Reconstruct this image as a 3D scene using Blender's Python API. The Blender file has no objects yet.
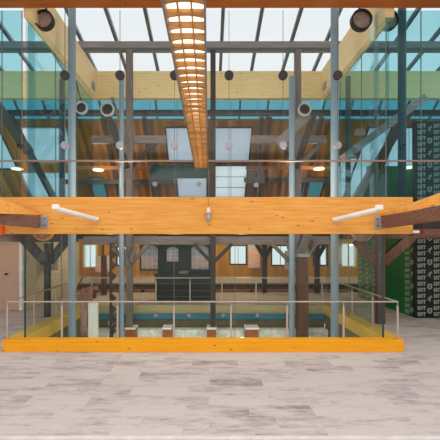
import bpy, bmesh, math, random
from mathutils import Vector, Matrix
random.seed(7)
sc = bpy.context.scene
col = sc.collection
F, VX, VY, CZ = 330.0, 209.0, 240.0, 2.0

def at(px, py, Y):
    """point of the hall seen in direction (px, py) at distance Y from the camera"""
    return Vector(((px - VX) / F * Y, Y, CZ + (VY - py) / F * Y))
def ax(px, Y): return (px - VX) / F * Y
def az(py, Y): return CZ + (VY - py) / F * Y

# ------------------------------------------------------------------ materials
def lin(c):
    return tuple(((v / 255) / 12.92 if v / 255 <= .04045 else ((v / 255 + .055) / 1.055) ** 2.4) for v in c) + (1,)
def new_mat(name):
    m = bpy.data.materials.new(name); m.use_nodes = True
    nt = m.node_tree; nt.nodes.clear()
    out = nt.nodes.new('ShaderNodeOutputMaterial')
    return m, nt, out
def N(nt, t, **kw):
    n = nt.nodes.new(t)
    for k, v in kw.items():
        if k in n.inputs: n.inputs[k].default_value = v
        else: setattr(n, k, v)
    return n
def bsdf(nt, out, rough=.6, metal=0, spec=.3):
    b = N(nt, 'ShaderNodeBsdfPrincipled')
    b.inputs['Roughness'].default_value = rough; b.inputs['Metallic'].default_value = metal
    b.inputs['Specular IOR Level'].default_value = spec
    nt.links.new(b.outputs[0], out.inputs[0]); return b
def mixc(nt, fac, a, b, mode='MIX'):
    n = nt.nodes.new('ShaderNodeMix'); n.data_type = 'RGBA'; n.blend_type = mode
    for sock, v in ((n.inputs[0], fac), (n.inputs[6], a), (n.inputs[7], b)):
        if hasattr(v, 'links'): nt.links.new(v, sock)
        else: sock.default_value = v
    return n.outputs[2]
def ramp(nt, src, stops):
    r = nt.nodes.new('ShaderNodeValToRGB'); nt.links.new(src, r.inputs[0])
    el = r.color_ramp.elements
    while len(el) < len(stops): el.new(.5)
    for e, (p, c) in zip(el, stops): e.position = p; e.color = c
    return r.outputs[0]
def coords(nt, scale=(1, 1, 1), rot=(0, 0, 0)):
    tc = nt.nodes.new('ShaderNodeTexCoord'); mp = nt.nodes.new('ShaderNodeMapping')
    mp.inputs['Scale'].default_value = scale; mp.inputs['Rotation'].default_value = rot
    nt.links.new(tc.outputs['Object'], mp.inputs[0]); return mp.outputs[0]
def noise(nt, vec, scale, detail=4, rough=.55):
    n = N(nt, 'ShaderNodeTexNoise', Scale=scale, Detail=detail, Roughness=rough)
    nt.links.new(vec, n.inputs['Vector']); return n.outputs[0]

def m_plain(name, c, rough=.6, metal=0, var=.12, scale=6, spec=.3):
    m, nt, out = new_mat(name); b = bsdf(nt, out, rough, metal, spec)
    c = lin(c); v = noise(nt, coords(nt), scale)
    d = tuple(x * (1 - var) for x in c[:3]) + (1,); e = tuple(min(1, x * (1 + var)) for x in c[:3]) + (1,)
    nt.links.new(ramp(nt, v, [(.3, d), (.7, e)]), b.inputs['Base Color']); return m
def m_wood(name, c, dark, axis='x', knots=True, rough=.5, grain=1.0):
    m, nt, out = new_mat(name); b = bsdf(nt, out, rough)
    s = {'x': (.6, 9, 9), 'y': (9, .6, 9), 'z': (9, 9, .6)}[axis]
    g = noise(nt, coords(nt, s), 3 * grain, 5, .6)
    base = ramp(nt, g, [(.3, lin(dark)), (.62, lin(c))])
    if knots:
        s2 = {'x': (1.4, 1, 5), 'y': (5, 1.4, 5), 'z': (5, 5, 1.4)}[axis]
        v = N(nt, 'ShaderNodeTexVoronoi', Scale=1.9); nt.links.new(coords(nt, s2), v.inputs['Vector'])
        k = ramp(nt, v.outputs['Distance'], [(.05, (1, 1, 1, 1)), (.11, (0, 0, 0, 1))])
        kd = tuple(x * .35 for x in lin(dark)[:3]) + (1,)
        base = mixc(nt, k, base, kd)
    if axis in 'xy':   # glue lines between the lamellas
        w = N(nt, 'ShaderNodeTexWave', Scale=3.6, Distortion=0.0); w.bands_direction = 'Z'
        nt.links.new(coords(nt), w.inputs['Vector'])
        l = ramp(nt, w.outputs[1], [(0.0, (.86, .86, .86, 1)), (.03, (1, 1, 1, 1))])
        base = mixc(nt, 1.0, base, l, 'MULTIPLY')
    nt.links.new(base, b.inputs['Base Color']); return m
def m_planks(name, c1, c2, width=.14, axis='x'):
    m, nt, out = new_mat(name); b = bsdf(nt, out, .6)
    vec = coords(nt)
    sx = N(nt, 'ShaderNodeSeparateXYZ'); nt.links.new(vec, sx.inputs[0])
    dv = N(nt, 'ShaderNodeMath', operation='DIVIDE'); nt.links.new(sx.outputs[0 if axis == 'x' else 1], dv.inputs[0]); dv.inputs[1].default_value = width
    fl = N(nt, 'ShaderNodeMath', operation='FLOOR'); nt.links.new(dv.outputs[0], fl.inputs[0])
    wn = N(nt, 'ShaderNodeTexWhiteNoise', noise_dimensions='1D'); nt.links.new(fl.outputs[0], wn.inputs['W'])
    base = mixc(nt, wn.outputs[0], lin(c1), lin(c2))
    fr = N(nt, 'ShaderNodeMath', operation='FRACT'); nt.links.new(dv.outputs[0], fr.inputs[0])
    gap = ramp(nt, fr.outputs[0], [(0, (.35, .35, .35, 1)), (.07, (1, 1, 1, 1))])
    base = mixc(nt, 1.0, base, gap, 'MULTIPLY')
    g = noise(nt, coords(nt, (12, 1, 1)), 3)
    base = mixc(nt, 1.0, base, ramp(nt, g, [(.3, (.75, .75, .75, 1)), (.7, (1, 1, 1, 1))]), 'MULTIPLY')
    nt.links.new(base, b.inputs['Base Color']); return m
def m_carpet(name):
    m, nt, out = new_mat(name); b = bsdf(nt, out, .9, 0, .1)
    br = N(nt, 'ShaderNodeTexBrick', Scale=1.0)
    br.inputs['Brick Width'].default_value = .75; br.inputs['Row Height'].default_value = .25
    br.inputs['Mortar Size'].default_value = .004
    br.inputs['Color1'].default_value = (0, 0, 0, 1); br.inputs['Color2'].default_value = (1, 1, 1, 1)
    br.inputs['Mortar'].default_value = (.4, .4, .4, 1); br.inputs['Bias'].default_value = 0
    br.offset = .37
    nt.links.new(coords(nt), br.inputs['Vector'])
    sh = N(nt, 'ShaderNodeVectorMath', operation='MULTIPLY_ADD')
    nt.links.new(br.outputs[0], sh.inputs[0]); sh.inputs[1].default_value = (19, 23, 0); nt.links.new(coords(nt, (1.3, 5.0, 1)), sh.inputs[2])
    n1 = noise(nt, sh.outputs[0], 1.5, 6, .7)
    n2 = noise(nt, coords(nt, (3, 26, 1)), 3, 4, .7)
    a = N(nt, 'ShaderNodeMath', operation='MULTIPLY_ADD'); nt.links.new(br.outputs[0], a.inputs[0]); a.inputs[1].default_value = .17; nt.links.new(n1, a.inputs[2])
    a2 = N(nt, 'ShaderNodeMath', operation='MULTIPLY_ADD'); nt.links.new(n2, a2.inputs[0]); a2.inputs[1].default_value = .32; nt.links.new(a.outputs[0], a2.inputs[2])
    c = ramp(nt, a2.outputs[0], [(.42, lin((216, 205, 200))), (.74, lin((208, 196, 192))), (.88, lin((182, 169, 168))), (1.0, lin((150, 138, 142)))])
    nt.links.new(c, b.inputs['Base Color']); return m
def m_glass(name, tint, base=.015, edge=.45):
    m, nt, out = new_mat(name)
    t = N(nt, 'ShaderNodeBsdfTransparent'); t.inputs[0].default_value = tint + (1,)
    g = N(nt, 'ShaderNodeBsdfGlossy'); g.inputs['Roughness'].default_value = 0.0; g.inputs[0].default_value = (.95, 1, 1, 1)
    lw = N(nt, 'ShaderNodeLayerWeight', Blend=.5)
    p = N(nt, 'ShaderNodeMath', operation='POWER'); nt.links.new(lw.outputs['Facing'], p.inputs[0]); p.inputs[1].default_value = 3.5
    q = N(nt, 'ShaderNodeMath', operation='MULTIPLY_ADD'); nt.links.new(p.outputs[0], q.inputs[0]); q.inputs[1].default_value = edge; q.inputs[2].default_value = base
    mx = N(nt, 'ShaderNodeMixShader'); nt.links.new(q.outputs[0], mx.inputs[0])
    nt.links.new(t.outputs[0], mx.inputs[1]); nt.links.new(g.outputs[0], mx.inputs[2]); nt.links.new(mx.outputs[0], out.inputs[0])
    return m
def m_blind(name, c, frac=.9):
    m, nt, out = new_mat(name)
    t = N(nt, 'ShaderNodeBsdfTranslucent'); d = N(nt, 'ShaderNodeBsdfDiffuse')
    v = noise(nt, coords(nt), 1.2, 2)
    cc = ramp(nt, v, [(.3, tuple(x * .93 for x in lin(c)[:3]) + (1,)), (.7, lin(c))])
    nt.links.new(cc, t.inputs[0]); nt.links.new(cc, d.inputs[0])
    mx = N(nt, 'ShaderNodeMixShader'); mx.inputs[0].default_value = 1 - frac
    nt.links.new(t.outputs[0], mx.inputs[1]); nt.links.new(d.outputs[0], mx.inputs[2]); nt.links.new(mx.outputs[0], out.inputs[0]); return m
def m_emit(name, c, s):
    m, nt, out = new_mat(name); e = N(nt, 'ShaderNodeEmission'); e.inputs[0].default_value = lin(c); e.inputs[1].default_value = s
    nt.links.new(e.outputs[0], out.inputs[0]); return m
def m_brick(name, c1, c2, mortar, w=.22, h=.075):
    m, nt, out = new_mat(name); b = bsdf(nt, out, .9)
    br = N(nt, 'ShaderNodeTexBrick', Scale=1.0)
    br.inputs['Brick Width'].default_value = w; br.inputs['Row Height'].default_value = h; br.inputs['Mortar Size'].default_value = .008
    br.inputs['Color1'].default_value = lin(c1); br.inputs['Color2'].default_value = lin(c2); br.inputs['Mortar'].default_value = lin(mortar)
    nt.links.new(coords(nt, (1, 1, 1), (math.pi / 2, 0, 0)), br.inputs['Vector'])
    nt.links.new(br.outputs[0], b.inputs['Base Color']); return m

M = dict(
    carpet=m_carpet('carpet tiles'),
    beam=m_wood('orange glulam', (242, 172, 82), (226, 144, 52), 'x'),
    curb=m_wood('yellow glulam', (254, 176, 28), (248, 160, 16), 'x'),
    curb_side=m_wood('yellow glulam along the side', (232, 190, 90), (222, 176, 74), 'y'),
    curb_back=m_wood('pale glulam', (184, 170, 128), (170, 154, 112), 'x'),
    pine_x=m_wood('pale pine glulam across', (255, 230, 170), (246, 214, 148), 'x'),
    pine_y=m_wood('pale pine glulam along', (255, 228, 172), (246, 212, 150), 'y'),
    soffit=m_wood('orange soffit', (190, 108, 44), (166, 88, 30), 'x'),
    brown=m_wood('dark brown timber', (128, 84, 64), (98, 62, 46), 'x', False),
    old=m_wood('old grey timber', (134, 120, 111), (90, 78, 72), 'z', False),
    old_x=m_wood('old grey timber across', (140, 125, 116), (98, 86, 80), 'x', False),
    old_dark=m_wood('old dark timber', (68, 56, 48), (42, 34, 30), 'z', False),
    brace_brown=m_wood('old brown timber', (112, 76, 52), (76, 50, 36), 'z', False),
    planks=m_planks('orange roof boards', (222, 142, 32), (148, 86, 14), .16),
    ochre=m_planks('ochre wall boards', (226, 166, 62), (206, 144, 46), .2),
    cream=m_plain('cream plaster', (226, 212, 186), .8),
    peach=m_plain('peach paint', (204, 172, 150), .7, 0, .04),
    darkceil=m_planks('dark ceiling boards', (70, 56, 48), (50, 40, 36), .2),
    green=m_plain('green paint', (6, 118, 66), .5, 0, .08),
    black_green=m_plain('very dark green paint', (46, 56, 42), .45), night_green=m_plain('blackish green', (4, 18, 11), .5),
    pattern=m_plain('pale lettering', (172, 174, 160), .6, 0, .05),
    teal=m_plain('teal painted steel', (40, 118, 138), .4, 0, .06),
    olive=m_plain('olive board', (122, 112, 84), .7),
    stone=m_plain('pale limestone', (228, 234, 216), .9, 0, .3, 9),
    stone_dark=m_plain('dark lower floor', (92, 92, 84), .9),
    steel=m_plain('blue grey painted steel', (142, 160, 170), .42, 0, .05),
    steel_dark=m_plain('dark painted steel', (74, 88, 92), .42, 0, .05),
    brushed=m_plain('brushed steel', (196, 180, 166), .42, .4, .04),
    plate=m_plain('galvanised plate', (172, 172, 180), .5, .3),
    purlin=m_wood('grey purlin', (150, 138, 134), (118, 106, 102), 'x', False),
    bar=m_plain('dark glazing bar', (112, 122, 126), .5),
    bar_light=m_plain('pale glazing bar cap', (206, 216, 218), .5),
    disc=m_plain('dark glass fixing', (58, 52, 54), .5, 0, .06),
    disc_pale=m_plain('pale glass fixing', (160, 152, 160), .4, .3, .06),
    rim=m_plain('dark drum rim', (52, 48, 46), .5),
    drum=m_plain('pinkish drum face', (170, 146, 136), .7, 0, .25, 14),
    white_ring=m_plain('pale ring', (196, 200, 190), .5),
    orange_rim=m_plain('orange rim', (232, 150, 54), .5),
    white=m_plain('white enamel', (246, 240, 228), .45, 0, .03),
    rust=m_plain('rusty iron', (150, 104, 84), .8, 0, .4, 12),
    pink_iron=m_plain('faded pink iron', (176, 138, 128), .8, 0, .3),
    iron=m_plain('dark iron', (70, 50, 42), .8, 0, .3),
    stub=m_wood('red brown joist end', (176, 104, 60), (128, 70, 40), 'y', False),
    brick=m_brick('faded pink brick', (208, 160, 150), (226, 184, 174), (236, 214, 206)),  # brick colour of the window reflections, given to solid parts
    window_frame=m_plain('dark green frame', (52, 58, 50), .5),
    white_frame=m_plain('white window frame', (232, 236, 236), .5),
    amber=m_wood('amber louvre wood', (214, 162, 96), (140, 92, 48), 'x', False),
    glow=m_emit('lamp diffuser', (255, 243, 222), 1.6),
    lamp=m_emit('warm lamp face', (255, 226, 170), 2.6),
    blind=m_blind('blue white blind', (230, 232, 238)),
    blind_bright=m_blind('bright blind', (244, 248, 252)),
    blind_pale=m_blind('white blind', (252, 253, 255)),
    blind_teal=m_blind('teal blind', (140, 184, 190)),
    grey_pane=m_plain('pale leaded pane', (186, 192, 190), .3),
    clear=m_glass('clear glass', (.98, .988, .985), .008, .2),
    low=m_glass('greenish glass', (.93, .958, .945), .014, .35),
    sheet=m_glass('teal glass', (.60, .83, .865), .014, .55),
    back_glass=m_glass('pale teal glass', (.90, .965, .975), .012, .25),
    fin=m_glass('pale glass fin', (.86, .95, .96), .10, .4),
    edge=m_plain('dark glass edge', (44, 72, 70), .3),
    joint=m_plain('grey glass joint', (110, 112, 108), .4),
    rail_thin=m_plain('brown thin rail', (150, 120, 104), .5, .2),
)

# ------------------------------------------------------------------ mesh helpers
class MB:
    def __init__(s): s.bm = bmesh.new()
    def box(s, lo, hi):
        lo, hi = Vector(lo), Vector(hi); c = (lo + hi) / 2; d = hi - lo
        r = bmesh.ops.create_cube(s.bm, size=1)
        for v in r['verts']: v.co = Vector((v.co.x * d.x, v.co.y * d.y, v.co.z * d.z)) + c
        return s
    def bar(s, p, q, w, h, up=(0, 1, 0), end=None):
        """square timber from p to q: w across (perpendicular to up), h along up"""
        p, q = Vector(p), Vector(q); d = (q - p).normalized(); up = Vector(up)
        n = (up - d * up.dot(d)).normalized(); t = d.cross(n)
        w2, h2 = end or (w, h)
        vs = []
        for o, a, b in ((p, w, h), (q, w2, h2)):
            for i, j in ((-1, -1), (1, -1), (1, 1), (-1, 1)):
                vs.append(s.bm.verts.new(o + t * (i * a / 2) + n * (j * b / 2)))
        for f in ((0, 1, 2, 3), (7, 6, 5, 4), (0, 4, 5, 1), (1, 5, 6, 2), (2, 6, 7, 3), (3, 7, 4, 0)):
            s.bm.faces.new([vs[k] for k in f])
        return s
    def hexa(s, a, b):
        """solid between two quads a and b (lists of four points)"""
        vs = [s.bm.verts.new(Vector(p)) for p in list(a) + list(b)]
        for f in ((0, 1, 2, 3), (7, 6, 5, 4), (0, 4, 5, 1), (1, 5, 6, 2), (2, 6, 7, 3), (3, 7, 4, 0)):
            s.bm.faces.new([vs[k] for k in f])
        return s
    def cyl(s, p, q, r, r2=None, seg=24):
        p, q = Vector(p), Vector(q); d = q - p
        m = Matrix.Translation((p + q) / 2) @ d.to_track_quat('Z', 'Y').to_matrix().to_4x4()
        bmesh.ops.create_cone(s.bm, cap_ends=True, segments=seg, radius1=r, radius2=r if r2 is None else r2, depth=d.length, matrix=m)
        return s
    def ring(s, c, r, t, d, axis='y', seg=36):
        """flat-walled ring round c: outer radius r, wall t, depth d"""
        c = Vector(c); L = []
        for k in range(seg):
            a = 2 * math.pi * k / seg; ca, sa = math.cos(a), math.sin(a); q = []
            for rr, yy in ((r, -d / 2), (r, d / 2), (r - t, d / 2), (r - t, -d / 2)):
                q.append(s.bm.verts.new(c + (Vector((rr * ca, yy, rr * sa)) if axis == 'y' else Vector((rr * ca, rr * sa, yy)))))
            L.append(q)
        for k in range(seg):
            a, b = L[k], L[(k + 1) % seg]
            for i in range(4): s.bm.faces.new((a[i], a[(i + 1) % 4], b[(i + 1) % 4], b[i]))
        return s
    def prism(s, pts, d):
        """closed outline (3D points) pushed through by vector d"""
        d = Vector(d); A = [s.bm.verts.new(Vector(p)) for p in pts]; B = [s.bm.verts.new(Vector(p) + d) for p in pts]
        s.bm.faces.new(A); s.bm.faces.new(B[::-1])
        for i in range(len(A)):
            j = (i + 1) % len(A); s.bm.faces.new((A[j], A[i], B[i], B[j]))
        return s
    def build(s, name, mat, parent=None, bevel=0, smooth=False):
        bm = s.bm
        bmesh.ops.recalc_face_normals(bm, faces=bm.faces[:])
        if parent is not None:
            r = parent
            while r.parent: r = r.parent
            org = Vector(r.location)
        else:
            xs = [v.co for v in bm.verts]
            org = Vector(((min(v.x for v in xs) + max(v.x for v in xs)) / 2, (min(v.y for v in xs) + max(v.y for v in xs)) / 2, min(v.z for v in xs)))
        for v in bm.verts: v.co -= org
        me = bpy.data.meshes.new(name); bm.to_mesh(me); bm.free()
        me.materials.append(M[mat] if isinstance(mat, str) else mat)
        if smooth:
            for p in me.polygons: p.use_smooth = len(p.vertices) == 4
        o = bpy.data.objects.new(name, me); col.objects.link(o)
        if parent is not None: o.parent = parent
        else: o.location = org
        if bevel:
            b = o.modifiers.new('soft edges', 'BEVEL'); b.width = bevel; b.segments = 2; b.limit_method = 'ANGLE'
        return o
def tag(o, label, cat, group=None):
    o['label'] = label; o['category'] = cat
    if group: o['group'] = group
    return o
def thing(name, label, cat, loc=(0, 0, 0), group=None):
    o = bpy.data.objects.new(name, None); col.objects.link(o); o.location = loc; o.empty_display_size = .1
    return tag(o, label, cat, group)
def struct(name, mb, mat, parent=None):
    o = mb.build(name, mat, parent)
    if parent is None: o['kind'] = 'structure'
    return o
def slab_holes(mb, xs, ys, holes, f, thick):
    """boxes of a slab laid on the grid xs x ys, leaving out the cells in holes; f(x, y) -> point, thick -> offset vector"""
    for i in range(len(xs) - 1):
        for j in range(len(ys) - 1):
            cx, cy = (xs[i] + xs[i + 1]) / 2, (ys[j] + ys[j + 1]) / 2
            if any(a < cx < b and c < cy < d for a, b, c, d in holes): continue
            q = [f(xs[i], ys[j]), f(xs[i + 1], ys[j]), f(xs[i + 1], ys[j + 1]), f(xs[i], ys[j + 1])]
            mb.hexa(q, [p + Vector(thick) for p in q])

# ------------------------------------------------------------------ setting: floor, walls, ceiling
XL, XR, YF, YB = -3.38, 3.20, 6.0, 9.4        # the glass well
m = MB()
slab_holes(m, [-9, XL, XR, 9], [-2.5, YF, 9.12, 14], [(XL, XR, YF, 9.12)], lambda x, y: Vector((x, y, -.30)), (0, 0, .30))
struct('floor', m, 'carpet')
struct('floor_lower', MB().box((-5, 5.5, -3.2), (5, 10, -3.0)), 'stone_dark')
tr = MB().box((-4.6, 3.30, 0), (4.6, 3.36, .008)); struct('trim_1', tr, m_plain('pale trim', (226, 218, 214), .5))
# well lining below the floor
struct('wall_well_left', MB().box((XL + .002, 6.12, -3), (XL + .03, 9.02, -.03)), 'olive')
struct('wall_well_right', MB().box((XR - .03, 6.12, -3), (XR - .002, 9.02, -.03)), 'olive')
struct('wall_well_back', MB().box((XL + .03, 9.05, -3), (XR - .03, 9.11, -.03)), 'olive')

# left partition with its door
WLX = -5.3
m = MB().box((-9, 9.4, 0), (WLX - .0, 9.55, 2.15)).box((WLX - .15, 9.55, 0), (WLX, 13.5, 2.15))
struct('wall_left', m, 'cream')
d = struct('door_1', MB().box((-6.4, 9.33, .01), (-5.33, 9.4, az(244, 9.35))), 'peach')
h = MB().cyl((ax(6, 9.3), 9.33, az(274, 9.3)), (ax(6, 9.3), 9.26, az(274, 9.3)), .022).bar((ax(5, 9.3), 9.26, az(274, 9.3)), (ax(9, 9.3), 9.26, az(274, 9.3)), .02, .02)
h.build('door_handle', 'iron', d)
MB().box((-5.36, 9.31, .01), (-5.27, 9.40, 1.93)).build('door_frame', 'white_frame', d)

# back wall with low windows (lower level)
BW = 13.5
wins = [(83, 97, 244, 268), (116, 127, 246, 266), (229.5, 247, 245, 265), (271, 290, 245, 266), (313, 328, 245, 266), (341, 356, 243, 267)]
holes = [(ax(a, BW), ax(b, BW), az(q, BW), az(p, BW)) for a, b, p, q in wins]
xs = sorted({-9.0, 9.0} | {v for h_ in holes for v in h_[:2]}); zs = sorted({0.50, 2.15} | {v for h_ in holes for v in h_[2:]})
m = MB(); slab_holes(m, xs, zs, holes, lambda x, z: Vector((x, BW, z)), (0, .2, 0)); struct('wall_back', m, 'ochre')
struct('baseboard_back', MB().box((-9, BW - .04, 0), (9, BW + .2, .50)), 'cream')
for n, (a, b, c, e) in enumerate(holes):
    w = MB()
    t = .05
    w.box((a, BW - .02, c), (a + t, BW + .1, e)).box((b - t, BW - .02, c), (b, BW + .1, e)).box((a + t, BW - .02, c), (b - t, BW + .1, c + t)).box((a + t, BW - .02, e - t), (b - t, BW + .1, e))
    wo = struct('window_%d' % (n + 1), w, 'white_frame' if n in (0, 5) else 'window_frame')
    MB().box(((a + b) / 2 - .015, BW + .02, c + t), ((a + b) / 2 + .015, BW + .06, e - t)).build('mullion', 'white_frame', wo)
    MB().box((a + t, BW + .03, c + t), (b - t, BW + .045, e - t)).build('glass', 'back_glass', wo)

# galleries round the well at the upper level (their undersides are the low ceilings)
m = MB()
slab_holes(m, [-9, XL - .05, XR + .05, 9], [6.2, 9.45, 13.9], [(XL - .05, XR + .05, 6.2, 9.45)], lambda x, y: Vector((x, y, 2.2)), (0, 0, .35))
struct('ceiling_lower', m, 'darkceil')

# right wall: green below, lettered panel facing the camera over both levels
WRX, WRY = ax(415, 8.46), 8.46
struct('wall_right', MB().box((WRX, WRY + .12, 0), (9, 11.7, 2.19)), 'green')
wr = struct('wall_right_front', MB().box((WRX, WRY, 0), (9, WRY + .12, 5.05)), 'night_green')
PXM = WRY / F
def uit(mb, o, ex, h):
    """the word UIT: o = lower left corner, ex = unit vector of reading, h = letter height"""
    ez = Vector((0, 0, 1)); n = ex.cross(ez).normalized() * .006; t = h * .24
    def r(x0, x1, z0, z1):
        q = [o + ex * x0 + ez * z0, o + ex * x1 + ez * z0, o + ex * x1 + ez * z1, o + ex * x0 + ez * z1]
        mb.hexa(q, [p + n for p in q])
    w = h * .72
    r(0, t, t, h); r(w - t, w, t, h); r(t * .3, w - t * .3, 0, t)
    x = w + h * .22; r(x, x + t, 0, h)
    x = x + t + h * .16; r(x, x + w, h - t, h); r(x + w / 2 - t / 2, x + w / 2 + t / 2, 0, h - t)
def shield(mb, o, ex, s):
    ez = Vector((0, 0, 1)); n = ex.cross(ez).normalized() * .006
    P = lambda a, b: o + ex * (a * s) + ez * (b * s)
    out = [(0, 1.25), (0, .45), (.25, .15), (.5, 0), (.75, .15), (1, .45), (1, 1.25)]
    inn = [(.2, 1.07), (.2, .52), (.36, .32), (.5, .24), (.64, .32), (.8, .52), (.8, 1.07)]
    for k in range(7):
        j = (k + 1) % 7
        q = [P(*out[k]), P(*out[j]), P(*inn[j]), P(*inn[k])]; mb.hexa(q, [p + n for p in q])
    q = [P(.42, .5), P(.58, .5), P(.58, .9), P(.42, .9)]; mb.hexa(q, [p + n for p in q])
def figure(mb, o, ex, s):
    ez = Vector((0, 0, 1)); n = ex.cross(ez).normalized() * .006
    P = lambda a, b: o + ex * (a * s) + ez * (b * s)
    def seg(a, b, w):
        p, q = P(*a), P(*b); d = (q - p).normalized(); t = d.cross(n.normalized()) * (w * s / 2)
        k = [p - t, q - t, q + t, p + t]; mb.hexa(k, [v + n for v in k])
    seg((.35, .62), (.72, 1.02), .26); seg((.35, .62), (0, .35), .16); seg((.42, .6), (.6, .3), .16); seg((.6, .3), (.48, 0), .14)
    seg((.62, .98), (1.0, .8), .12); seg((.6, .98), (.2, .98), .12); seg((.76, 1.1), (.9, 1.28), .24)
pm, pl = MB(), MB()
ex = Vector((1, 0, 0)); row = 6.07 * PXM; hh = 3.9 * PXM
nrow = 32
for k in range(nrow):
    z = az(316.0, WRY) + k * row
    for px in (417.6, 433.8, 450.0, 466.2):
        uit(pm, Vector((ax(px, WRY), WRY - .001, z)), ex, hh)
    if k % 2 == 0:
        for px in (427.4, 443.6, 459.8):
            o = Vector((ax(px, WRY), WRY - .001, z + row * .35))
            (shield if (k // 2) % 2 == 0 else figure)(pm, o, ex, 4.6 * PXM)
pm.build('lettering', 'pattern', wr)
wr2 = [o for o in col.objects if o.name == 'wall_right'][0]
exs = Vector((0, -1, 0))
for y0 in (8.89, 11.62, 11.14, 10.66):
    for k in range(13):
        z = az(316.0, WRY) + k * row
        uit(pl, Vector((WRX + .001, y0, z)), exs, hh)
        if k % 2 == 0:
            (shield if (k // 2) % 2 == 0 else figure)(pl, Vector((WRX + .001, y0 - .25, z + row * .35)), exs, 4.2 * PXM)
pl.build('lettering', 'pattern', wr2)

# ------------------------------------------------------------------ curb round the well
R0 = (0, 0, 0)
cb = thing('timber_curb', 'yellow orange timber curb framing the floor opening under the glass', 'curb', (0, YF, 0))
MB().box((ax(2.5, 5.89), 5.885, 0), (ax(404, 5.89), 6.06, .215)).build('front_board', 'curb', cb, .006)
MB().box((XL - .30, 6.06, 0), (XL, 9.12, .215)).box((XL, 6.06, -.02), (XL + .04, 9.04, .215)).build('side_board', 'curb_side', cb)
MB().box((XR, 6.06, 0), (XR + .30, 9.12, .215)).box((XR - .04, 6.06, -.02), (XR, 9.04, .215)).build('side_board', 'curb_side', cb)
MB().box((XL + .04, 9.04, -.02), (XR - .04, 9.25, .215)).build('back_board', 'curb_back', cb)
tb = thing('steel_girder', 'teal steel girder with pale discs below the far side of the opening', 'beam', (0, 9.05, -.15))
MB().box((XL + .04, 8.97, -.15), (XR - .04, 9.04, -.022)).build('web', 'teal', tb)
for px in (156, 189, 223, 257, 291):
    MB().cyl((ax(px, 8.97), 8.97, az(315, 8.97)), (ax(px, 8.97), 8.93, az(315, 8.97)), .05).build('disc', 'disc_pale', tb)
# stone wall and joist ends in the well
st = tag(MB().box((XL + .05, 8.70, -3), (XR - .05, 8.95, -.37)).build('stone_wall', 'stone', None, .02), 'rough pale limestone wall down in the floor opening', 'wall')
st['kind'] = 'structure'
whr = ['leftmost', 'second from left', 'middle', 'fourth from left', 'rightmost']
for k, (px, w, q) in enumerate(((130.5, 10, 'under the grey timber post'), (167, 9, 'below the dark cabinet'), (211.5, 9, 'under the middle post'), (252, 13, 'between two posts'), (304, 8, 'beside the brown column'))):
    t = thing('joist_end', '%s of the red brown joist ends, %s' % (whr[k], q), 'joist', (ax(px, 8.5), 8.6, -.66), 'cut joist ends on the stone wall')
    x0, x1 = ax(px - w / 2, 8.45), ax(px + w / 2, 8.45)
    MB().box((x0, 8.42, -.66), (x1, 8.70, az(329.5, 8.42))).build('timber', 'stub', t, .008)
    MB().box((x0 - .01, 8.40, az(329.5, 8.42)), (x1 + .01, 8.72, az(329.5, 8.42) + .05)).build('cap', 'white', t, .008)

# ------------------------------------------------------------------ guard rails
def rail(label, p, q, posts, zt=.895, zb=.217, group='guard rails round the opening'):
    p, q = Vector(p), Vector(q)
    t = thing('guard_rail', label, 'railing', (p.x, p.y, zb), group)
    MB().bar((p.x, p.y, zt - .014), (q.x, q.y, zt - .014), .04, .022, (0, 0, 1)).build('top_rail', 'brushed', t, .004)
    for f in posts:
        b = p.lerp(q, f)
        MB().bar((b.x, b.y, zb), (b.x, b.y, zt - .1), .03, .026).bar((b.x, b.y, zt - .1), (b.x, b.y, zt - .026), .012, .012).build('post', 'brushed', t)
    return t
yr = 5.99; xa, xb = ax(7, yr), ax(398, yr)
rail('long steel guard rail on the near side of the opening', (xa, yr, 0), (xb, yr, 0), [(ax(px, yr) - xa) / (xb - xa) for px in (7.6, 62, 117.7, 174, 231, 287, 343.5, 397.5)])
rail('steel guard rail receding along the left side of the opening', (xa + .02, yr + .05, 0), (xa + .02, 8.86, 0), [.3, .65, .97])
rail('steel guard rail receding along the right side of the opening', (xb - .02, yr + .05, 0), (xb - .02, 8.86, 0), [.3, .65, .97])
yb = 9.18
rail('steel guard rail on the far side of the opening', (XL - .2, yb, 0), (XR + .2, yb, 0), [(ax(px, yb) - XL + .2) / (XR - XL + .4) for px in (92, 124, 156, 190, 222, 256, 289, 322)], .96)

# ------------------------------------------------------------------ glass round the well
BZ0, BZ1 = 2.106, 2.762     # front beam underside and top
def pane(t, lo, hi, mat, name='pane'): return MB().box(lo, hi).build(name, mat, t)
def fixing(t, x, y, z, r, mat, d=.03):
    return MB().cyl((x, y - .02, z), (x, y + d, z), r).build('fixing_disc', mat, t)
lg = thing('glass_screen', 'clear lower glass screen standing on the yellow curb', 'glass screen', (0, 6.05, .252))
pane(lg, (XL, 6.045, .217), (XR, 6.057, BZ0), 'low')
for x in (XL + .006, XR - .006): MB().box((x - .012, 6.04, .217), (x + .012, 6.062, BZ0)).build('edge', 'edge', lg)
for px in (174, 235): MB().box((ax(px, 6.05) - .004, 6.043, .217), (ax(px, 6.05) + .004, 6.059, BZ0)).build('joint', 'joint', lg)
for s, x, lab in ((-1, XL, 'left'), (1, XR, 'right')):
    g = thing('glass_screen', 'lower glass screen along the %s side of the floor opening' % lab, 'glass screen', (x, 7.5, .252))
    pane(g, (x - .006, 6.07, .217), (x + .006, 9.1, 2.2), 'low')
    MB().box((x - .008, 7.55, .252), (x + .008, 7.558, 2.2)).build('joint', 'joint', g)
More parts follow.
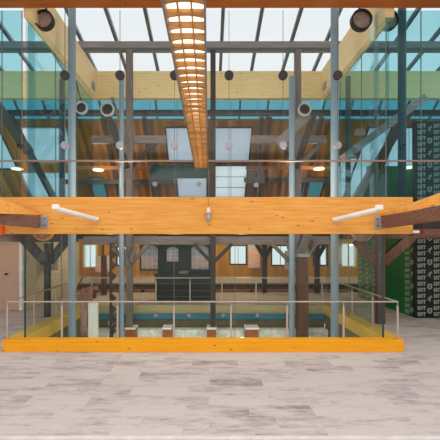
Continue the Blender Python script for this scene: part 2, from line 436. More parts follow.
# upper front screen: five bays of clear glass, a fixing disc where panes meet
ug = thing('glass_screen', 'tall clear upper glass screen standing on the orange beam', 'glass screen', (0, 6.0, BZ1))
px_f = [65, 120, 174.5, 229, 283, 337.5]
pane(ug, (XL, 5.995, BZ1), (XR, 6.007, 6.17), 'clear')
for px in px_f:
    x = ax(px, 6.0)
    fixing(ug, x, 5.99, az(75.5, 6.0), .082, 'disc')
    fixing(ug, x, 5.99, az(145.5, 6.0), .068, 'disc_pale')
    MB().box((x - .004, 5.993, BZ1), (x + .004, 6.009, 6.17)).build('joint', 'joint', ug)
MB().box((XL, 5.97, az(162, 6)), (XR, 5.992, az(160.3, 6))).build('thin_rail', 'rail_thin', ug)
for lab, x0, x1 in (('left', -5.2, XL - .02), ('right', XR + .02, 5.2)):
    g = thing('glass_screen', 'teal upper glass screen at the far %s beyond the corner' % lab, 'glass screen', ((x0 + x1) / 2, 6.0, BZ1))
    pane(g, (x0, 5.995, BZ1), (x1, 6.007, 6.17), 'sheet')
    MB().box((x0, 5.97, az(162, 6)), (x1, 5.992, az(160.3, 6))).build('thin_rail', 'rail_thin', g)
    for px in ((2, 22) if x0 < 0 else (386, 421)):
        x = ax(px, 6.0); MB().box((x - .005, 5.993, BZ1), (x + .005, 6.009, 6.17)).build('joint', 'joint', g)
    px = 19.5 if x0 < 0 else 403
    MB().ring((ax(px, 5.98), 5.98, az(146, 6)), .05, .015, .03).build('fixing_ring', 'disc', g)
for lab, x in (('left', XL + .03), ('right', XR - .12)):
    tag(MB().box((x, 6.03, BZ1), (x + .012, 6.34, 6.17)).build('glass_fin', 'fin'), 'pale upright glass fin bracing the upper screen at its %s corner' % lab, 'glass fin')
for lab, x in (('left', XL + .08), ('right', XR + .08)):
    g = thing('glass_screen', 'teal upper glass screen along the %s side of the well' % lab, 'glass screen', (x, 7.5, 2.56))
    pane(g, (x - .006, 6.02, 2.56), (x + .006, 9.38, 5.99), 'sheet')
    for y in (7.1, 8.25):
        MB().box((x - .008, y - .004, 2.56), (x + .008, y + .004, 5.99)).build('joint', 'joint', g)
bg = thing('glass_screen', 'pale teal glass screen under the far pine beam', 'glass screen', (0, 9.5, 2.56))
pane(bg, (XL, 9.50, 2.56), (XR, 9.512, 5.99), 'back_glass')
for px, py in ((155, 184), (256, 185), (199, 184)):
    fixing(bg, ax(px, 9.5), 9.49, az(py, 9.5), .07, 'disc_pale')
MB().box((XL, 9.47, az(99.5, 9.5)), (XR, 9.5, az(97.6, 9.5))).build('top_rail', 'steel', bg)
for px in (150, 177, 231, 258): MB().box((ax(px, 9.5) - .006, 9.497, 2.56), (ax(px, 9.5) + .006, 9.515, 5.99)).build('joint', 'joint', bg)

# ------------------------------------------------------------------ glulam beams
fb = tag(MB().box((-5.2, 5.85, BZ0), (3.62, 5.99, BZ1)).build('glulam_beam', 'beam', None, .008), 'wide orange glulam beam across the picture between the two storeys', 'beam')
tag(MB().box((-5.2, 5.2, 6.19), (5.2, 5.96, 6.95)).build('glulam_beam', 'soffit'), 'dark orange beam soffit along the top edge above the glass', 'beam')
tag(MB().box((-8.5, 9.4, az(98, 9.4)), (8.5, 9.56, az(71, 9.4))).build('glulam_beam', 'pine_x'), 'pale pine beam crossing behind the well below the skylight', 'beam')
for lab, x0, x1 in (('left', XL + .02, XL + .18), ('right', XR, XR + .16)):
    b = thing('glulam_beam', 'pale pine beam receding below the %s edge of the skylight' % lab, 'beam', ((x0 + x1) / 2, 7.7, 6.0))
    MB().box((x0, 5.98, az(98, 9.4)), (x1, 9.39, az(71, 9.4))).build('timber', 'pine_y', b)
    xx = x1 if x0 < 0 else x0; s = 1 if x0 < 0 else -1
    MB().box((min(xx, xx + s * .02), 9.0, az(91, 9.2)), (max(xx, xx + s * .02), 9.22, az(84, 9.2))).build('bracket', 'steel', b)

# tie beams that meet the front beam from the sides
def tie(lab, A, B, h, wedge, plate):
    t = thing('tie_beam', 'dark brown beam with orange top meeting the front beam at its %s end' % lab, 'beam', tuple(A), 'side tie beams')
    MB().bar(A, B, .16, h, (0, 0, 1), (.16, h * 1.0)).build('timber', 'brown', t)
    a, b = wedge
    MB().hexa(a, b).build('glulam_top', 'beam', t)
    x, z = plate
    MB().box((x - .09, 5.82, z - .105), (x + .085, 5.849, z + .105)).build('end_plate', 'plate', t); ep = t.children[-1]
    for i, j in ((-.05, .06), (.045, .06), (-.05, -.06), (.045, -.06)):
        MB().cyl((x + i, 5.82, z + j), (x + i, 5.805, z + j), .012, seg=10).build('bolt', 'disc', ep)
def quad(px0, py0, Y0, px1, py1, Y1, th=.14):
    """end faces (near, far) of a tapered member from (px0..., Y0) to (px1..., Y1); py = (top, bottom)"""
    r = []
    for px, (pt, pb), Y in ((px0, py0, Y0), (px1, py1, Y1)):
        a, b = at(px, pt, Y), at(px, pb, Y)
        r.append([a, b, b + Vector((0, th, 0)), a + Vector((0, th, 0))])
    return r
tie('left', at(39, 222.5, 5.70), at(-40, 215.5, 5.25), .19, quad(38, (213.4, 215), 5.72, -40, (184, 212), 5.0), (ax(42.5, 5.82), az(222, 5.82)))
tie('right', at(384, 222, 5.70), at(470, 209.5, 4.6), .205, quad(385, (213.2, 216), 5.72, 470, (183, 199.5), 4.6), (ax(380.5, 5.82), az(222.5, 5.82)))

def tube(lab, A, B):
    t = thing('strip_lamp', lab, 'lamp', tuple(A), 'white strip lamps on the orange beam')
    A, B = Vector(A), Vector(B)
    MB().bar(A, B, .06, .05, (0, 0, 1)).build('housing', 'white', t, .006)
    d = (B - A).normalized()
    MB().bar(A + d * .04 - Vector((0, 0, .036)), B - d * .04 - Vector((0, 0, .036)), .04, .022, (0, 0, 1)).build('diffuser', 'bar_light', t)
    e = B - d * .03; MB().box((e.x - .05, e.y - .02, e.z - .015), (e.x + .05, e.y + .02, e.z + .055)).build('bracket', 'white', t)
tube('white strip lamp slanting in front of the beam, nearer the left plate', at(98, 219, 5.825), at(54, 207.5, 5.05))
tube('white strip lamp slanting in front of the beam, nearer the right plate', at(333, 219.5, 5.825), at(381, 208, 5.05))
bs = thing('spot_lamp', 'small silver spot lamp hanging on the middle of the orange beam', 'lamp', at(208.5, 220, 5.83))
MB().cyl(at(208.5, 221, 5.79), at(208.5, 213, 5.79), .035).build('body', 'plate', bs, 0, True)
MB().cyl(at(208.5, 213, 5.79), at(208.5, 207.5, 5.79), .045, .02).build('cap', 'white', bs, 0, True)
MB().bar(at(208.5, 207.5, 5.79), at(208.5, 169, 5.79), .008, .008).build('wire', 'joint', bs)

# ------------------------------------------------------------------ long louvred lamp over the middle
LZ = 3.2
ll = thing('louvre_lamp', 'long hanging lamp with amber wooden louvres glowing between them', 'lamp', (-.13, 3.5, LZ))
x0, x1 = -.235, -.022; y0, y1 = 1.45, 5.5
MB().box((x0 + .008, y0, LZ + .06), (x1 - .008, y1, LZ + .075)).build('diffuser', 'glow', ll)
MB().box((x0, y0, LZ + .075), (x1, y1, LZ + .10)).build('housing', 'brown', ll)
for x in (x0, x1): MB().box((x - .006, y0, LZ - .005), (x + .006, y1, LZ + .08)).build('side_rail', 'purlin', ll)
k = 0; y = y0 + .02
while y < y1:
    s = MB(); n = 8; pts = []
    for i in range(n + 1):
        u = i / n; pts.append((x0 + .006 + (x1 - x0 - .012) * u, y, LZ + .006 + .014 * (1 - (2 * u - 1) ** 2)))
    pts += [(x1 - .006, y, LZ + .052), (x0 + .006, y, LZ + .052)]
    s.prism(pts, (0, .012, 0)).build('louvre', 'amber', ll); y += .105
for u in (.33, .67): MB().box((x0 + (x1 - x0) * u - .004, y0, LZ + .012), (x0 + (x1 - x0) * u + .004, y1, LZ + .05)).build('rib', 'amber', ll)
MB().box((x0, y1, LZ - .005), (x1, y1 + .012, LZ + .10)).build('end_cap', 'amber', ll)
for x in (x0 + .03, x1 - .03): MB().bar((x, 5.3, LZ + .1), (x, 5.3, 6.19), .006, .006).build('wire', 'joint', ll)

# ------------------------------------------------------------------ skylight and roof
def SZ(y): return 7.45 - .22 * (y - 8.6)
sk = thing('skylight', 'large sloping glazed skylight above the timber well', 'skylight', (0, 8, 7))
YS0, YS1 = 6.0, 10.25
for k in range(-8, 9):
    x = ax(223, 7.95) + k * .945
    MB().bar((x, YS0, SZ(YS0)), (x, YS1, SZ(YS1)), .075, .10, (0, 0, 1)).build('glazing_bar', 'bar', sk)
    c = MB().bar((x + .045, YS0, SZ(YS0) + .01), (x + .045, YS1, SZ(YS1) + .01), .014, .07, (0, 0, 1)).build('glazing_bar', 'bar_light', sk)
m = MB(); q = [Vector((-8.6, YS0, SZ(YS0) + .06)), Vector((8.6, YS0, SZ(YS0) + .06)), Vector((8.6, YS1, SZ(YS1) + .06)), Vector((-8.6, YS1, SZ(YS1) + .06))]
m.hexa(q, [p + Vector((0, 0, .01)) for p in q]).build('glass', m_glass('roof glass', (.97, .985, .99), .0, .15), sk)
# steep roof behind, with its windows
def RP(x, y): return Vector((x, y, 17.28 - y))
rw = []   # (label, px0, px1 at y top, Y0, Y1, material)
def rwin(px0, px1, Y0, Y1, mat, label): rw.append((ax(px0, Y0), ax(px1, Y0), Y0, Y1, mat, label))
T0, T1, B0, B1 = 11.39, 12.39, 12.68, 13.55
rwin(165, 207.6, T0, T1, 'blind', 'upper roof window with pale blue blind, left of the middle post')
rwin(213, 252.5, T0, T1, 'blind', 'upper roof window with pale blue blind, right of the middle post')
rwin(176, 207, B0, B1, 'blind', 'lower roof window with pale blue blind, left of the middle post')
rwin(214, 248, 12.46, B1, 'blind_pale', 'lower bright white roof window right of the middle post')
rwin(16, 66, T0, T1, 'blind_bright', 'mirror image in teal glass on the left, built as an upper roof window')  # upper and lower left: side-glass reflections built as real openings
rwin(20, 68, B0, B1, 'blind_bright', 'mirror image in teal glass on the left, built as a lower roof window')
rwin(-24, -2, T0, B0 - .1, 'blind_bright', 'mirror image built as a roof window at the left edge of the picture')  # another reflection on the left given a real opening
rwin(88, 103, 12.85, B1, 'blind_teal', 'small teal roof window low beside the left steel column')
rwin(305, 326, 12.85, B1, 'blind_teal', 'small teal roof window low beside the right steel column')
rwin(341, 358, B0 - .45, B1, 'blind_pale', 'bright narrow roof window just right of the right steel column')
rwin(369, 392, T0, B1, 'blind_bright', 'mirror image built as a tall narrow roof window behind the slanting brown timber')  # reflection of the pale panels on the right, built as an opening
rwin(400, 440, T0, B1, 'blind_bright', 'mirror image built as a tall wide roof window beside the lettered wall')  # also a reflected panel turned into a roof opening
TEAL0, TEAL1 = 10.55, 11.22
xs = sorted({-9.5, 9.5, -8.6, 8.6} | {v for r in rw for v in r[:2]})
ys = sorted({10.2, TEAL0, TEAL1, 13.95} | {v for r in rw for v in r[2:4]})
m = MB()
slab_holes(m, xs, ys, [r[:4] for r in rw] + [(-8.6, 8.6, TEAL0, TEAL1)], RP, (0, .09, .09))
struct('ceiling_slope', m, 'planks')
for x0_, x1_, Y0, Y1, mat, label in rw:
    t = thing('roof_window', label, 'window', tuple(RP((x0_ + x1_) / 2, (Y0 + Y1) / 2)), 'roof windows in the sloping roof')
    q = [RP(x0_, Y0), RP(x1_, Y0), RP(x1_, Y1), RP(x0_, Y1)]; n = Vector((0, .03, .03))
    MB().hexa([p + n for p in q], [p + n * 1.5 for p in q]).build('blind', mat, t)
    f = MB()
    for a, b in ((0, 1), (1, 2), (2, 3), (3, 0)): f.bar(q[a], q[b], .05, .05, (0, 1, 1))
    f.build('window_frame', 'old_dark' if 'teal glass' not in label else 'steel', t)
    if mat == 'blind_pale':
        for u in (.33, .66):
            MB().bar(q[0].lerp(q[3], u), q[1].lerp(q[2], u), .03, .03, (0, 1, 1)).build('slat', 'white_frame', t)
sg = thing('roof_glazing', 'narrow strip of roof glass with dark bars behind the pine beam', 'skylight', tuple(RP(0, TEAL0)))
for k in range(-9, 10):
    x = .1 + k * .92; MB().bar(RP(x, TEAL0), RP(x, TEAL1), .06, .06, (0, 1, 1)).build('glazing_bar', 'bar', sg)
m = MB(); q = [RP(-8.6, TEAL0), RP(8.6, TEAL0), RP(8.6, TEAL1), RP(-8.6, TEAL1)]; m.hexa([p + Vector((0, .05, .05)) for p in q], [p + Vector((0, .06, .06)) for p in q]).build('glass', m_glass('teal roof glass', (.34, .62, .68), .0, .15), sg)
tag(MB().bar((-8.6, 10.62, az(113, 10.62)), (8.6, 10.62, az(113, 10.62)), .13, .16, (0, 0, 1)).build('purlin', 'old_dark'), 'dark horizontal timber just below the strip of roof glass', 'beam')

# ------------------------------------------------------------------ steel columns
def column(label, px, Y, r, zt, zb=-3.0, mat='steel', cap=None):
    t = thing('steel_column', label, 'column', (ax(px, Y), Y, zb))
    x = ax(px, Y)
    MB().cyl((x, Y, zb), (x, Y, zt), r).build('shaft', mat, t, 0, True)
    MB().cyl((x, Y, zb), (x, Y, zb + .04), r * 1.8).build('base_plate', mat, t)
    for z in cap or (): MB().cyl((x, Y, z), (x, Y, z + .03), r * 1.12).build('collar', mat, t, 0, True)
column('thick blue grey steel column at the left of the well', 72, 6.9, .077, 7.05, cap=(az(233, 6.9), az(161, 6.9)))
column('thick blue grey steel column at the right of the well', 334.6, 6.9, .080, 7.05, cap=(az(233, 6.9), az(161, 6.9)))
column('slim blue steel column beside the left timber post', 121.5, 7.8, .058, az(78, 7.8))
column('slim blue steel column beside the right timber post', 291.8, 7.8, .068, az(77, 7.8))
column('short dark steel column behind the left thick column', 62, 9.0, .075, az(80, 9.0), 2.56, 'steel_dark')
column('short steel column behind the right thick column', 348, 9.0, .07, az(77, 9.0), 2.56, 'steel_dark')
column('mirror image of the right steel column at the upper right, built as a dark column', 402, 7.4, .085, 7.2, 2.56, 'steel_dark')  # glass reflection of the right column, built as a solid shaft
dk = thing('square_column', 'dark brown square column down in the well beside slim blue column', 'column', (ax(303, 7.95), 7.95, -3))
MB().box((ax(297.5, 7.9), 7.85, -3), (ax(308, 7.9), 8.1, az(257, 7.85))).build('shaft', 'brace_brown', dk, .01)
MB().box((ax(296.8, 7.9), 7.83, az(257, 7.85)), (ax(308.7, 7.9), 8.12, az(254, 7.85))).build('cap', 'steel', dk)

# ------------------------------------------------------------------ old timber frame in the well
FY = 8.5
fr = thing('timber_frame', 'old grey timber frame of posts, ties and braces inside the well', 'timber frame', (0, FY, -3))
def post(px, py0, py1, w, mat='old', Y=FY, t=fr):
    MB().box((ax(px - w / 2, Y), Y - .07, az(py1, Y)), (ax(px + w / 2, Y), Y + .07, az(py0, Y))).build('post', mat, t, .008)
def brace(a, b, w, mat='old', Y=FY, t=fr, name='brace', d=.10, dy=0.0):
    A, B = at(a[0], a[1], Y + dy), at(b[0], b[1], Y + dy)
    MB().bar(A, B, w / F * Y, d, (0, 1, 0)).build(name, mat, t, .006)
# top purlin is a timber of its own above the pine beams
pu = thing('purlin', 'grey timber purlin crossing the skylight on three posts', 'beam', (0, 8.5, 6.95))
MB().box((-8.0, 8.5, az(49.2, 8.5)), (8.0, 8.68, az(41.0, 8.5))).build('timber', 'purlin', pu, .008)
MB().box((-8.0, 8.48, az(49.9, 8.48)), (8.0, 8.5, az(47.6, 8.48))).build('lower_edge', 'steel_dark', pu)
post(129.5, 50.7, 326.3, 6.4); post(213, 50.7, 326.3, 5.2, 'old_dark'); post(297.5, 50.7, 253.5, 6)
brace((92, 139.8), (166, 139.8), 7.5, 'old_x', name='tie_beam', d=.12, dy=.13)
brace((251, 139.8), (326, 139.8), 7.5, 'old_x', name='tie_beam', d=.12, dy=.13)
brace((84, 240.5), (329, 240.5), 8.5, 'old_x', name='tie_beam', d=.12, dy=.13)
for a, b, w, mt, dy in (((112, 142), (129, 165), 4, 'old_dark', 0.14), ((156, 142), (131, 167), 4.5, 'old_dark', .14),
                    ((277, 142), (297, 163), 4, 'old_dark', .14), ((323, 142), (299, 165), 4.5, 'old', .14),
                    ((104, 104), (127, 168), 6, 'old_dark', -.12), ((112, 98), (128, 142), 2.5, 'old', -.12),
                    ((308, 114), (278, 145), 9.5, 'purlin', -.16), ((315, 112), (296, 168), 5, 'old_dark', -.16),
                    ((111, 244), (128, 266), 3.2, 'old', 0.0), ((117, 236), (129, 266), 4.5, 'old', -.12), ((148, 244), (131, 264), 4, 'old', 0), ((136, 246), (131, 262), 4, 'old', -.1),
                    ((194, 244), (212, 263), 3.5, 'old_dark', 0), ((232, 244), (214, 262), 3.5, 'old_dark', 0),
                    ((271, 243), (294, 266), 3.6, 'old', 0), ((308, 234), (298, 258), 8, 'old', -.16), ((296, 234), (291, 256), 8, 'old', -.14), ((317, 243), (300, 268), 2.6, 'old', -.1), ((289, 244), (293, 262), 5, 'old', -.1)):
    brace(a, b, w, mt, dy=dy)
# thinner frame further back, lower storey
bf = thing('timber_frame', 'dark timber posts with short braces standing before the ochre back wall', 'timber frame', (0, 12, 0))
for px in (264.5, 317):
    post(px, 236, 293, 4.6, 'old_dark', 12.0, bf)
    brace((px - 12, 238), (px, 258), 4, 'old_dark', 12.0, bf); brace((px + 12, 238), (px, 258), 4, 'old_dark', 12.0, bf)
post(104, 255, 296, 5, 'brace_brown', 12.0, bf)
MB().box((-5.2, 11.92, az(239, 12)), (5.2, 12.08, 2.2)).build('tie_beam', 'old_dark', bf)
# side frames on the galleries
lf = thing('timber_frame', 'dark timber post with forked braces left of the well', 'timber frame', (ax(47, 8.6), 8.6, 0))
post(47.5, 243, 317.5, 4.8, 'old_dark', 8.6, lf)
brace((24, 239), (45.5, 262), 9, 'old_dark', 8.6, lf); brace((66, 241), (49.5, 262), 8, 'old_dark', 8.6, lf)
MB().box((-8, 8.5, az(242, 8.6)), (XL - .05, 8.7, 2.2)).build('tie_beam', 'old_dark', lf)
rf = thing('timber_frame', 'brown timber post with forked braces right of the well', 'timber frame', (ax(380, 7.9), 7.9, 0))
post(380, 238, 323.5, 8, 'brace_brown', 7.9, rf)
brace((356, 240), (377, 263), 9, 'brace_brown', 7.9, rf); brace((412, 236), (383, 262), 10, 'brace_brown', 7.9, rf)
MB().box((XR + .05, 7.8, az(238.5, 7.9)), (8, 8.0, 2.2)).build('tie_beam', 'brace_brown', rf)
tag(MB().box((3.64, 5.88, az(236, 5.9)), (5.2, 6.02, az(229, 5.9))).build('beam', 'brown'), 'dark brown beam under the right gallery beside the lettered wall', 'beam')
rb = thing('wall_sign', 'small white and red sign under the right gallery edge', 'sign', at(417, 232, 5.86))
MB().box((ax(412, 5.84), 5.85, az(233, 5.84)), (ax(420, 5.84), 5.875, az(230.5, 5.84))).build('white_face', 'white', rb)
MB().box((ax(421, 5.84), 5.85, az(233, 5.84)), (ax(425, 5.84), 5.875, az(230, 5.84))).build('red_face', m_plain('red', (130, 30, 20), .5), rb)
sl = tag(MB().box((ax(-30, 5.9), 5.80, az(235, 5.9)), (ax(6, 5.9), 5.849, az(226, 5.9))).build('end_board', m_plain('red orange', (244, 100, 30), .5)), 'red orange board under the left tie beam', 'board')

def strut(label, a, b, w, Y, mat, d=.2):
    o = MB().bar(at(*a, Y), at(*b, Y), w / F * Y, d, (0, 1, 0)).build('roof_timber', mat, None, .008)
    tag(o, label, 'beam', 'slanting roof timbers beyond the side glass')
strut('grey slanting roof timber rising to the right beyond teal glass', (342, 159), (424, 98), 7, 8.05, m_wood('warm grey timber', (206, 168, 156), (160, 124, 112), 'x', False))
strut('dark brown slanting roof timber crossing below the grey one on the right', (352, 204), (409, 112), 7, 9.75, 'brace_brown')
strut('thin roof timber at the far right below the purlin', (428, 96), (462, 70), 7, 9.75, 'old')
strut('brown slanting roof timber at the left edge of the picture', (-4, 104), (29, 152), 8, 8.05, 'brace_brown')
strut('long dark slanting roof timber behind the teal glass on the left', (10, 116), (58, 206), 5, 9.85, 'old_dark')
for k, (px, lab) in enumerate(((176, 'left of the louvre lamp'), (144, 'left of the roof windows'), (270, 'right of the roof windows'), (262, 'behind the right tie beam'), (322, 'behind the right steel column'), (103, 'behind the left steel column'))):
    if k == 0: continue
    o = MB().bar(RP(ax(px, 11.0), 11.1) - Vector((0, .09, .09)), RP(ax(px, 11.0) * 1.03, 13.8) - Vector((0, .09, .09)), .14, .14, (0, 1, 1)).build('rafter', 'brace_brown')
    tag(o, 'brown rafter under the orange roof boards, ' + lab, 'beam', 'rafters under the roof boards')
for lab, p0, p1, py, Y in (('left', 58, 166, 168, 11.5), ('right', 246, 330, 168, 11.5)):
    o = MB().bar(at(p0, py, Y), at(p1, py, Y), .1, .12, (0, 0, 1)).build('collar_beam', 'stub')
    tag(o, 'orange lit horizontal timber under the roof on the %s' % lab, 'beam')
for lab, p0, p1, py, Y in (('left', 60, 175, 182, 12.2), ('right', 244, 330, 180, 12.2)):
    o = MB().bar(at(p0, py, Y), at(p1, py, Y), .14, .16, (0, 0, 1)).build('collar_beam', 'old_dark')
    tag(o, 'dark horizontal timber low under the roof on the %s' % lab, 'beam')
o = tag(MB().box((ax(150, 10.6), 10.6, az(178, 10.6)), (ax(208, 10.6), 10.7, az(165, 10.6))).build('header_board', m_plain('dark green board', (34, 66, 52), .5)), 'dark green board between the upper and lower roof windows', 'board')
o = tag(MB().box((5.0, 10.4, 2.56), (6.6, 10.5, az(166, 10.4))).build('partition_panel', 'green'), 'green partition on the upper right gallery', 'partition')

# ------------------------------------------------------------------ round drums and rings
def drum(label, px, py, Y, r, rim='rim', group='round drums by the upper corners', tw=.025, hang=6.9):
    c = at(px, py, Y); t = thing('round_drum', label, 'drum', tuple(c), group)
    MB().ring(c, r, tw, .10).build('rim', rim, t, 0, False)
    MB().cyl(c + Vector((0, .0, 0)), c + Vector((0, .03, 0)), r - tw, seg=36).build('face', 'drum', t)
    MB().bar((c.x, c.y + .06, c.z + r - .03), (c.x, c.y + .06, hang), .03, .03).build('hanger', 'iron', t)
drum('round drum with pinkish face and dark rim, upper left corner of the well', 44.5, 20.5, 6.2, .18)
drum('round drum with pinkish face and dark rim, upper right inside the well', 361, 20.5, 6.2, .195)
drum('mirror image of the upper right drum, built as another drum with dark rim', 388, 20.5, 7.0, .21)  # reflection of the drum beside it, built as a solid drum
drum('round drum with orange rim hanging below the beam on the left', 43.5, 231, 6.35, .19, 'orange_rim', 'drums under the orange beam', .03, 2.75)
drum('round drum with pale rim hanging below the beam on the right', 362, 231, 6.35, .20, 'pink_iron', 'drums under the orange beam', .03, 2.75)
for lab, px, py, r, Y in (('nearer the left thick column', 81.5, 108, 6.2, 8.0), ('at the top of the left slanting timber', 107.5, 109.5, 7, 8.28), ('at the top of the right slanting timber', 304.5, 109.5, 6.6, 8.22)):
    c = at(px, py, Y); R = r / F * Y
    t = thing('round_ring', 'pale ring fixing ' + lab, 'ring', tuple(c), 'pale rings below the pine beam')
    if px < 90: MB().bar(c + Vector((0, 0, R)), (XL + .1, c.y, 6.03), .02, .02).build('hanger', 'iron', t)
    MB().ring(c, R, R * .2, .08).build('rim', 'white_ring', t); MB().cyl(c, c + Vector((0, .02, 0)), R * .78).build('face', 'old_dark', t)

# ------------------------------------------------------------------ small lamps
def downlight(label, px, py, Y):
    c = at(px, py, Y); t = thing('round_lamp', label, 'lamp', tuple(c), 'round lamps on the upper gallery')
    MB().cyl(c, c + Vector((0, 0, .03)), .17).build('diffuser', 'lamp', t)
    MB().cyl(c + Vector((0, 0, .03)), c + Vector((0, 0, .07)), .19, .14).build('housing', 'white', t)
    MB().cyl(c + Vector((0, 0, .07)), (c.x, c.y, 17.28 - c.y - .02), .006, seg=8).build('cord', 'disc', t)
    if 'partition' in label: return
    L = bpy.data.lights.new('round lamp light', 'POINT'); L.energy = 45; L.color = (1, .72, .4); L.shadow_soft_size = .15
    o = bpy.data.objects.new('round_lamp_light', L); col.objects.link(o); o.location = c - Vector((0, 0, .25))
downlight('glowing round lamp under the roof by the left timber post', 98, 170.5, 11.0)
downlight('glowing round lamp under the roof by the right steel column', 319, 169.5, 11.0)
downlight('glowing round lamp behind teal glass on the far left', 17, 169.5, 11.0)
downlight('glowing round lamp in front of the green partition', 409, 168, 10.2)

# ------------------------------------------------------------------ far side of the lower storey
cabY = 10.8
cb2 = thing('display_cabinet', 'large dark green cabinet with arched window reflections built on it beyond the far rail', 'cabinet', (ax(183, cabY), cabY, 0))
MB().box((ax(155, cabY), cabY, .0), (ax(211, cabY), cabY + .5, az(275, cabY))).build('base_cabinet', 'black_green', cb2, .01)
MB().box((ax(157.5, cabY), cabY + .12, az(275, cabY)), (ax(211, cabY), cabY + .5, 2.15)).build('upper_body', 'black_green', cb2, .01)
MB().box((ax(154, cabY), cabY - .03, az(276, cabY)), (ax(212, cabY), cabY + .52, az(273.8, cabY))).build('counter_top', 'window_frame', cb2)
for py in (283, 290, 296): MB().box((ax(156, cabY), cabY - .02, az(py + .8, cabY)), (ax(210, cabY), cabY, az(py, cabY))).build('shelf_edge', 'steel_dark', cb2)
for px in (174, 191): MB().box((ax(px, cabY) - .01, cabY - .015, 0.02), (ax(px, cabY) + .01, cabY, az(276, cabY))).build('door_stile', 'window_frame', cb2)
MB().box((ax(179, cabY), cabY + .05, az(273.8, cabY)), (ax(188, cabY), cabY + .1, az(271, cabY))).build('plaque', 'curb_back', cb2)
def arch(parent, px0, px1, pt, pb, Y, brick_share=.5):  # arched window reflection, put in as solid pane, brick and bars
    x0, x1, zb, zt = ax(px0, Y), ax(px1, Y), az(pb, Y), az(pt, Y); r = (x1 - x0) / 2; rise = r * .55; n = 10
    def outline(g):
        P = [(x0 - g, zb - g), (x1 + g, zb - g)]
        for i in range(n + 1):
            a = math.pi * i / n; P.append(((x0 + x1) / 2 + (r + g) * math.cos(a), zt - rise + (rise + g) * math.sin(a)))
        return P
    w = MB().prism([(x, Y - .03, z) for x, z in outline(.05)], (0, .03, 0)).build('arched_reflection', 'window_frame', parent)
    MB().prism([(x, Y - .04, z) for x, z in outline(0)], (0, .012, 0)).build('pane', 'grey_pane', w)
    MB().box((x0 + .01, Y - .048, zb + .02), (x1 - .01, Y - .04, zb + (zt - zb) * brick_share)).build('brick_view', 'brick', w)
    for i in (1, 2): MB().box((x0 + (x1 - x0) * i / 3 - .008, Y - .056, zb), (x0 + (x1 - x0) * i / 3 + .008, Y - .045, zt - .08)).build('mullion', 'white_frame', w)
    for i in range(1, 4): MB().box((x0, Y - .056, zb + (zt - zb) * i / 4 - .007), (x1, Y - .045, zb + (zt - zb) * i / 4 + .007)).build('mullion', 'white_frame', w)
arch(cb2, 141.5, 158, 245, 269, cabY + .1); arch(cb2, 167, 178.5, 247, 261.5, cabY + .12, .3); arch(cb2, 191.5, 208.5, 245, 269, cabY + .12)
MB().box((ax(138.5, cabY), cabY + .1, az(274, cabY)), (ax(157.4, cabY), cabY + .3, 2.15)).build('side_panel', 'ochre', cb2)
bn = thing('bench', 'long dark bench before the cream base of the back wall', 'bench', (0, 12.8, 0))
MB().box((-5.0, 12.55, .22), (6.5, 12.95, .30)).build('seat', 'old_dark', bn)
for x in (-4.6, -2.6, -.2, 1.6, 3.6, 5.6): MB().box((x, 12.6, 0), (x + .08, 12.9, .22)).build('leg', 'old_dark', bn)
MB().box((-5.0, 12.58, .1), (6.5, 12.6, .22)).build('front_board', 'brown', bn)
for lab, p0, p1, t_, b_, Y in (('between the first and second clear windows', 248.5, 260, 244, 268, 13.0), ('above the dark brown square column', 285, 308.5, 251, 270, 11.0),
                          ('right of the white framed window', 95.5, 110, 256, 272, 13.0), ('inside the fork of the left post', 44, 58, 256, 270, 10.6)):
    t = thing('brick_reflection', 'window reflection built as pink brick panel with pale top ' + lab, 'panel', at((p0 + p1) / 2, b_, Y), 'window reflections built as panels')  # reflections of windows in the glass, built as solid panels
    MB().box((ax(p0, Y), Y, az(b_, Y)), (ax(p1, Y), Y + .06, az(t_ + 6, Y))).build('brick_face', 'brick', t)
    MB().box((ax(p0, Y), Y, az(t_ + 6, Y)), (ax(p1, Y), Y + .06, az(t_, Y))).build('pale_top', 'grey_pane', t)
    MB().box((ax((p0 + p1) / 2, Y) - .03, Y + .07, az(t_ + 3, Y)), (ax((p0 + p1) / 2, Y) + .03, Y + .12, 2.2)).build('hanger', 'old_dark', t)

# old machine at the left of the well
MY = 7.5
mc = thing('old_machine', 'rusty old winch machine behind the white slab in the well', 'machine', (ax(85, MY), MY, -3))
MB().cyl(at(84, 345, MY), at(84, 297, MY), .075).build('drum_post', 'pink_iron', mc, 0, True)
MB().box(at(78, 300, MY) - Vector((0, .1, 0)), at(93, 294, MY) + Vector((0, .1, 0))).build('head_block', 'rust', mc, .02)
MB().cyl(at(88, 293, MY) - Vector((0, .12, 0)), at(88, 293, MY) + Vector((0, .06, 0)), .13).build('wheel', 'rust', mc, 0, True)
MB().bar(at(77, 289, MY - .06), at(82.5, 277, MY - .06), .025, .025).build('lever', 'iron', mc)
MB().cyl(at(95, 298, MY), at(95, 284, MY), .03).build('spindle', 'iron', mc)
MB().box(at(90, 290, MY) - Vector((0, .05, 0)), at(98, 286, MY) + Vector((0, .05, 0))).build('arm', 'rust', mc, .01)
MB().box((ax(79, MY), MY - .1, -3), (ax(90, MY), MY + .15, az(338, MY))).build('plinth', 'iron', mc)
wsb = tag(MB().hexa([at(88.5, 400, 7.2), at(97.5, 400, 7.2), at(97, 303, 7.2), at(88, 303.5, 7.2)], [p + Vector((0, .1, 0)) for p in (at(88.5, 400, 7.2), at(97.5, 400, 7.2), at(97, 303, 7.2), at(88, 303.5, 7.2))]).build('marble_slab', m_plain('greenish white marble', (236, 236, 222), .6, 0, .12, 3), None, .006), 'upright greenish white stone slab at the left inside the well', 'slab')
cr = thing('floor_lamp', 'low silver round spotlight down in the well beside the slab', 'lamp', at(112, 322, 7.9))
MB().cyl(at(112, 322, 7.9) - Vector((0, .1, 0)), at(112, 322, 7.9) + Vector((0, .06, 0)), .07).build('head', 'plate', cr, 0, True)
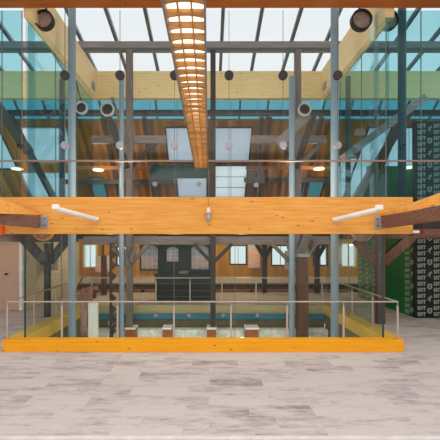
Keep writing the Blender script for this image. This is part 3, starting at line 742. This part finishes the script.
MB().cyl(at(112, 326, 7.9), (ax(112, 7.9), 7.9, -3), .03).build('stand', 'iron', cr)
tr_ = thing('toothed_rack', 'dark upright iron rack with pointed teeth left of the timber post', 'rack', (ax(110.8, 7.6), 7.6, -3))
MB().bar((ax(110.8, 7.6), 7.6, -3), at(110.8, 243, 7.6), .05, .05).build('pole', 'iron', tr_)
for k in range(9):
    py = 254.5 + k * 11
    MB().prism([at(111.8, py - 4.5, 7.58), at(111.8, py + 4.5, 7.58), at(116.3, py, 7.58)], (0, .05, 0)).build('tooth', 'iron', tr_)

# ------------------------------------------------------------------ light
w = bpy.data.worlds.new('overcast sky'); sc.world = w; w.use_nodes = True
bgn = w.node_tree.nodes['Background']
bgn.inputs[0].default_value = (.95, .96, .97, 1); bgn.inputs[1].default_value = .80
def area(name, loc, size, e, c, rot=(0, 0, 0)):
    L = bpy.data.lights.new(name, 'AREA'); L.energy = e; L.color = c; L.shape = 'RECTANGLE'; L.size, L.size_y = size
    o = bpy.data.objects.new(name, L); col.objects.link(o); o.location = loc; o.rotation_euler = rot; return o
def point(name, loc, e, c=(1, .75, .45), r=.12):
    L = bpy.data.lights.new(name, 'POINT'); L.energy = e; L.color = c; L.shadow_soft_size = r
    o = bpy.data.objects.new(name, L); col.objects.link(o); o.location = loc
for x in (-3.6, -1.2, 1.2, 3.6, 6.6): point('gallery_fill_light', (x, 12.0, 1.9), 36)  # unseen fill lights added to brighten the lower back wall
area('hall_fill_light', (0, 1.2, 5.4), (7, 4), 130, (1, .95, .88))  # broad unseen fill added above the camera to brighten the near floor
point('well_upper_fill', (-1.6, 6.5, 3.2), 48, (1, .9, .74), .25); point('well_upper_fill', (1.6, 6.5, 3.2), 48, (1, .9, .74), .25)  # fills hidden behind the front beam, added to lift pine and trusses
point('well_lower_light', (-1.6, 7.4, -1.6), 18, (1, .9, .7)); point('well_lower_light', (1.4, 7.4, -1.6), 18, (1, .9, .7))  # unseen point lights low in the well, no fixture modelled
point('side_point_light', (-5.6, 8.0, 1.9), 14, (1, .8, .6)); point('side_point_light', (5.0, 7.0, 1.95), 10, (1, .85, .7))  # unseen point lights under the side galleries, without fixtures

# ------------------------------------------------------------------ camera
cam = bpy.data.cameras.new('camera'); co = bpy.data.objects.new('camera', cam); col.objects.link(co)
cam.sensor_width = 36; cam.lens = F / 440 * 36
cam.shift_x = (220 - VX) / 440; cam.shift_y = (VY - 220) / 440
co.location = (0, 0, CZ); co.rotation_euler = (math.pi / 2, 0, 0); cam.clip_start = .05
sc.camera = co
sc.view_settings.view_transform = 'Standard'; sc.view_settings.look = 'None'; sc.view_settings.gamma = 1; sc.view_settings.exposure = 0.3
sc.view_settings.use_curve_mapping = False
sc.cycles.max_bounces = 10; sc.cycles.transparent_max_bounces = 40; sc.cycles.use_denoising = True
